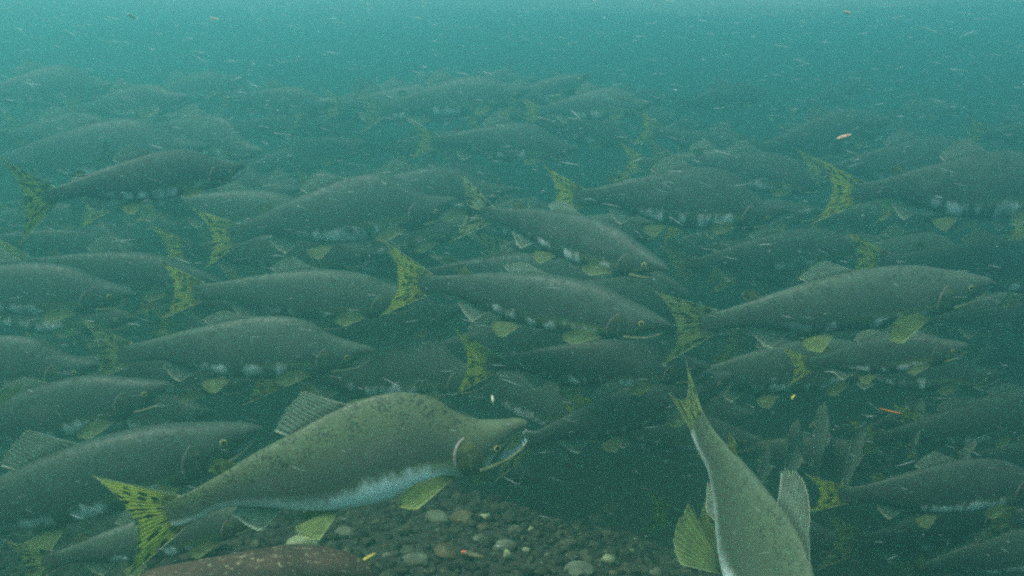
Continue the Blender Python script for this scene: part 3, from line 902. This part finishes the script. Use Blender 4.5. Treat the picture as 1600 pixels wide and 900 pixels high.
salmon("humpbacked salmon with yellow spotted tail, cut by the right edge near the top",
       (1284, 300), (1700, 306), 1.75, 0, 0, k=.9, b1=.04, b2=.1, skin='dark', tail='tail_yellow', seed=12, dh=1.2)
salmon("humpbacked salmon above the grey one whose head is behind the tall yellow tail",
       (318, 372), (716, 318), 1.95, 2, 0, k=.85, b1=.04, b2=.2, skin='dark', tail='tail_yellow', seed=13, dh=1.0)
salmon("salmon with its large yellow tail fan touching the left edge near the top",
       (24, 314), (385, 262), 1.32, -24, 0, k=.5, b1=.0, b2=.0, skin='dark', tail='tail_yellow', seed=14, spread=1.6)
salmon("grey humpbacked salmon right above the back of the big olive one, tail hidden",
       (385, 590), (775, 588), 1.78, 0, 0, k=.95, b1=.0, skin='grey', seed=15, dh=.2, pect=.7)
salmon("dark salmon whose yellow tail hangs just right of the big one's hump",
       (716, 566), (1110, 576), 1.62, 2, 0, k=.3, b1=.02, b2=.05, spread=1.2, skin='dark', tail='tail_yellow', seed=16, dh=.4)
salmon("dark salmon rising to the right just beyond the big humpbacked one's snout",
       (772, 706), (1150, 588), 1.62, -6, 0, k=.2, b1=.06, skin='dark', seed=17, dh=.7)
salmon("salmon below the slender clear-eyed one, its head overlapped by the next tail",
       (1022, 596), (1400, 560), 1.78, 0, 0, k=.2, b1=.05, b2=.1, skin='grey', seed=18, dh=.5, depth=1.15)
salmon("salmon with a dark ragged tail at right centre and one bright white belly patch",
       (1232, 572), (1516, 542), 1.62, 28, 0, k=.4, b1=.05, b2=.2, skin='dark', tail='tail_yellow', seed=19, depth=1.1)
salmon("salmon showing tail and back just above the slender clear-eyed one's back",
       (1324, 408), (1730, 428), 1.85, 0, 0, k=.3, b1=-.05, b2=.1, skin='dark', tail='tail_yellow', seed=20, dh=.6)
salmon("dark salmon entering from the left edge, level with the tall yellow tail",
       (-200, 450), (212, 462), 1.72, 0, 0, k=.35, b1=.0, skin='dark', seed=21)
salmon("salmon entering from the left edge, level with the hook-jawed one's tail",
       (-260, 590), (158, 574), 1.55, 0, 0, k=.6, skin='dark', seed=22, gap=.02, pect=1.3, pdown=.02)
salmon("salmon in the lower right with a curled yellow tail and white belly blotches",
       (1268, 772), (1650, 752), 1.48, 6, 0, k=.35, b1=.06, b2=.3, skin='dark', tail='tail_yellow', seed=23, spread=.75, dh=1.0, depth=1.15)
salmon("salmon at the lower right edge, pale spotted tail lobe pointing down near the corner",
       (1535, 812), (1900, 760), 1.55, 0, 0, k=.3, b2=.3, skin='grey', tail='tail_olive', seed=24)
salmon("dark salmon in the lower right, below the one with the curled yellow tail",
       (1290, 846), (1560, 800), 1.75, -32, 0, k=.3, b2=.5, skin='dark', tail='tail_olive', seed=25)
for i, (tp, np_, D, ps, k, lb) in enumerate([
    ((1222, 800), (1246, 655), 1.85, -35, .2, 'blunt upright salmon in the lower right, between the diving one and the narrow upright one'),
    ((1268, 760), (1288, 628), 1.95, -38, .3, 'narrow upright salmon in the lower right, second from the left of the upright ones'),
    ((1305, 790), (1352, 655), 1.80, -30, .4, 'tilted upright salmon above the curled yellow tail in the lower right'),
    ((1500, 760), (1512, 640), 1.95, -36, .2, 'faint upright salmon near the right edge, rightmost of the upright ones'),
    ((1180, 790), (1200, 690), 1.9, -40, .3, 'faint upright salmon just right of the diving olive one\'s tail stalk'),
    ((1420, 720), (1440, 615), 1.95, -40, .2, 'faintest upright salmon in the lower right, below the bright white belly patch')]):
    salmon(lb, tp, np_, D, ps, 38, k=k, skin='grey', seed=30 + i, lod=1, b2=.2)
# second rank, faded by the water
SECOND = [
 ('dim salmon crossing low behind the diving olive one, just above the bottom edge', (1010, 800), (1330, 850), 1.75, 6, .3, 'dark', .8),
 ('dim salmon in the bottom right corner with its back just showing', (1390, 900), (1720, 850), 1.70, 4, .6, 'grey', .9),
 ('dim salmon just above the one with the curled yellow tail', (1330, 690), (1640, 650), 1.95, -5, .4, 'dark', .9),
 ('dim salmon between the diving olive one and the curled yellow tail', (1110, 700), (1400, 720), 2.0, 10, .2, 'grey', .5),
 ('faded salmon upper left whose white-edged dorsal fin shows clearly in front of the far school', (120, 318), (470, 300), 2.15, 3, .8, 'dark', 1.1),
 ('faded salmon below it at upper left with a striped tail and small dorsal fin', (208, 316), (520, 342), 2.10, 0, .3, 'grey', .7),
 ('faded salmon at left with only its yellow-green tail fan showing, above the orange-lobed tail', (246, 392), (590, 400), 2.05, 0, .3, 'dark', .7),
 ('faded salmon whose tail fan overlaps the left of the orange-lobed tail', (208, 456), (560, 500), 2.0, 0, .3, 'grey', .3),
 ('far salmon upper centre with a slim upright pale yellow tail', (644, 220), (905, 236), 2.5, 3, .7, 'dark', 1.3),
 ('far salmon upper centre left, low pale dorsal fin just above the middle of the school', (440, 330), (800, 300), 2.2, -4, .6, 'dark', 1.1),
 ('faded salmon behind the middle slate one, pale dorsal fin between two tails', (610, 430), (950, 440), 2.05, 4, .4, 'dark', .9),
 ('faded salmon under the black-barred tail, thin yellow fin edge at its back', (745, 396), (1050, 352), 2.05, -4, .2, 'grey', .6),
 ('far humpbacked salmon just above the yellow tail near the right edge', (1250, 270), (1560, 256), 2.4, 2, .8, 'dark', 1.1),
 ('faded salmon at the far right level with the clear-eyed one', (1400, 500), (1760, 470), 2.1, 0, .3, 'grey', .6),
 ('faded salmon at the right edge below the bright white belly patch', (1400, 668), (1745, 628), 1.95, 0, .4, 'grey', .6),
 ('faded salmon between the black-barred tail and the upper right hump, low in the second rank', (1040, 420), (1360, 380), 2.15, 0, .3, 'dark', .6),
 ('faded salmon at lower centre right beneath the dark one', (880, 660), (1190, 690), 1.95, 8, .3, 'dark', .5),
 ('faded salmon behind the snout at left centre', (60, 560), (400, 600), 1.95, 0, .3, 'dark', .5),
 ('faded salmon behind the hook-jawed male at left centre', (240, 520), (600, 600), 2.0, 4, .4, 'dark', .4),
 ('faded pale-edged salmon hanging tail up beside the far left one', (152, 232), (300, 340), 1.95, -40, .3, 'grey', .5),
 ('faded salmon in the left of the upper rank, back arched over the second row', (-60, 262), (330, 232), 2.3, 0, .7, 'dark', .8),
 ('faded salmon in the upper rank right of the middle with a bright dorsal edge', (1010, 250), (1300, 290), 2.35, 2, .5, 'dark', 1.0),
]
for i, (lb, tp, np_, D, ps, k, sk, dh) in enumerate(SECOND):
    salmon(lb, tp, np_, D, ps, 0, k=k, skin=sk, tail='tail_yellow' if i % 2 == 0 else 'tail_olive', seed=50 + i * 3, lod=1, dh=dh, b2=random.uniform(-.2, .2))

# the rest of the school: copies of a few whole fish, holding further off in the current
protos = []
for i, (k, b1, b2) in enumerate([(.95, .05, .2), (.2, -.18, .4), (.6, .15, -.3), (.3, .0, -.5), (.8, -.12, .15), (.1, .2, .5), (.45, .1, .1)]):
    r_ = link(bpy.data.objects.new('salmon', None)); r_.empty_display_size = .05
    f_ = fish_parts(r_, k=k, b1=b1, b2=b2, skin='dark' if i % 2 else 'grey', tail='tail_yellow' if i % 3 else 'tail_olive', lod=1, seed=200 + i * 7, dh=1.2)
    protos.append((r_, [c for c in C.objects if c.parent == r_]))
def far_label(px, D):
    side = 'left' if px < 533 else ('middle' if px < 1066 else 'right')
    return {0: 'salmon of the third rank, mostly hidden behind nearer fish on the %s of the photo',
            1: 'dim salmon deep in the turquoise haze at the back of the school, on the %s'}[int(D > 2.9)] % side
rf = random.Random(21)
placed = [0.5 * (at(*a_[1], a_[3]) + at(*a_[2], a_[3])) for a_ in SECOND]
used = [False] * len(protos)
i = 0
tries = 0
while i < 180 and tries < 5000:
    tries += 1
    D = 1.95 + 2.2 * rf.random() ** 1.2
    px = rf.uniform(-150, 1750)
    ztop = CAM.z - .07 - (.10 if px > 1150 else 0.0) - .04 * rf.random()
    z = ztop - rf.random() ** 1.7 * .85
    p = at(px, 450, D); P = Vector((p.x, p.y, z))
    if P.z < float(bed_z(P.x, P.y)) + .10 or (P.z > .30 and D < 2.55): continue
    if any((abs(P.x - q.x) < .34 and abs(P.y - q.y) < .08 and abs(P.z - q.z) < .085) for q in placed): continue
    placed.append(P)
    j = rf.randrange(len(protos))
    src, kids = protos[j]
    if not used[j]:
        r_ = src; used[j] = True
    else:
        r_ = src.copy(); link(r_)
        for c in kids:
            c2 = c.copy(); c2.parent = r_; link(c2)
    L = rf.uniform(.40, .56)
    yaw = R(rf.gauss(0, 17)); pit = R(rf.gauss(0, 8))
    r_.rotation_euler = (R(rf.gauss(0, 5)), pit, yaw)
    r_.scale = (L, L, L)
    r_.location = P - Matrix.Rotation(yaw, 3, 'Z') @ Vector((L * .5, 0, 0))
    tag(r_, far_label(px, D), 'salmon', far_label(px, D).replace('salmon', 'salmon', 1))
    i += 1
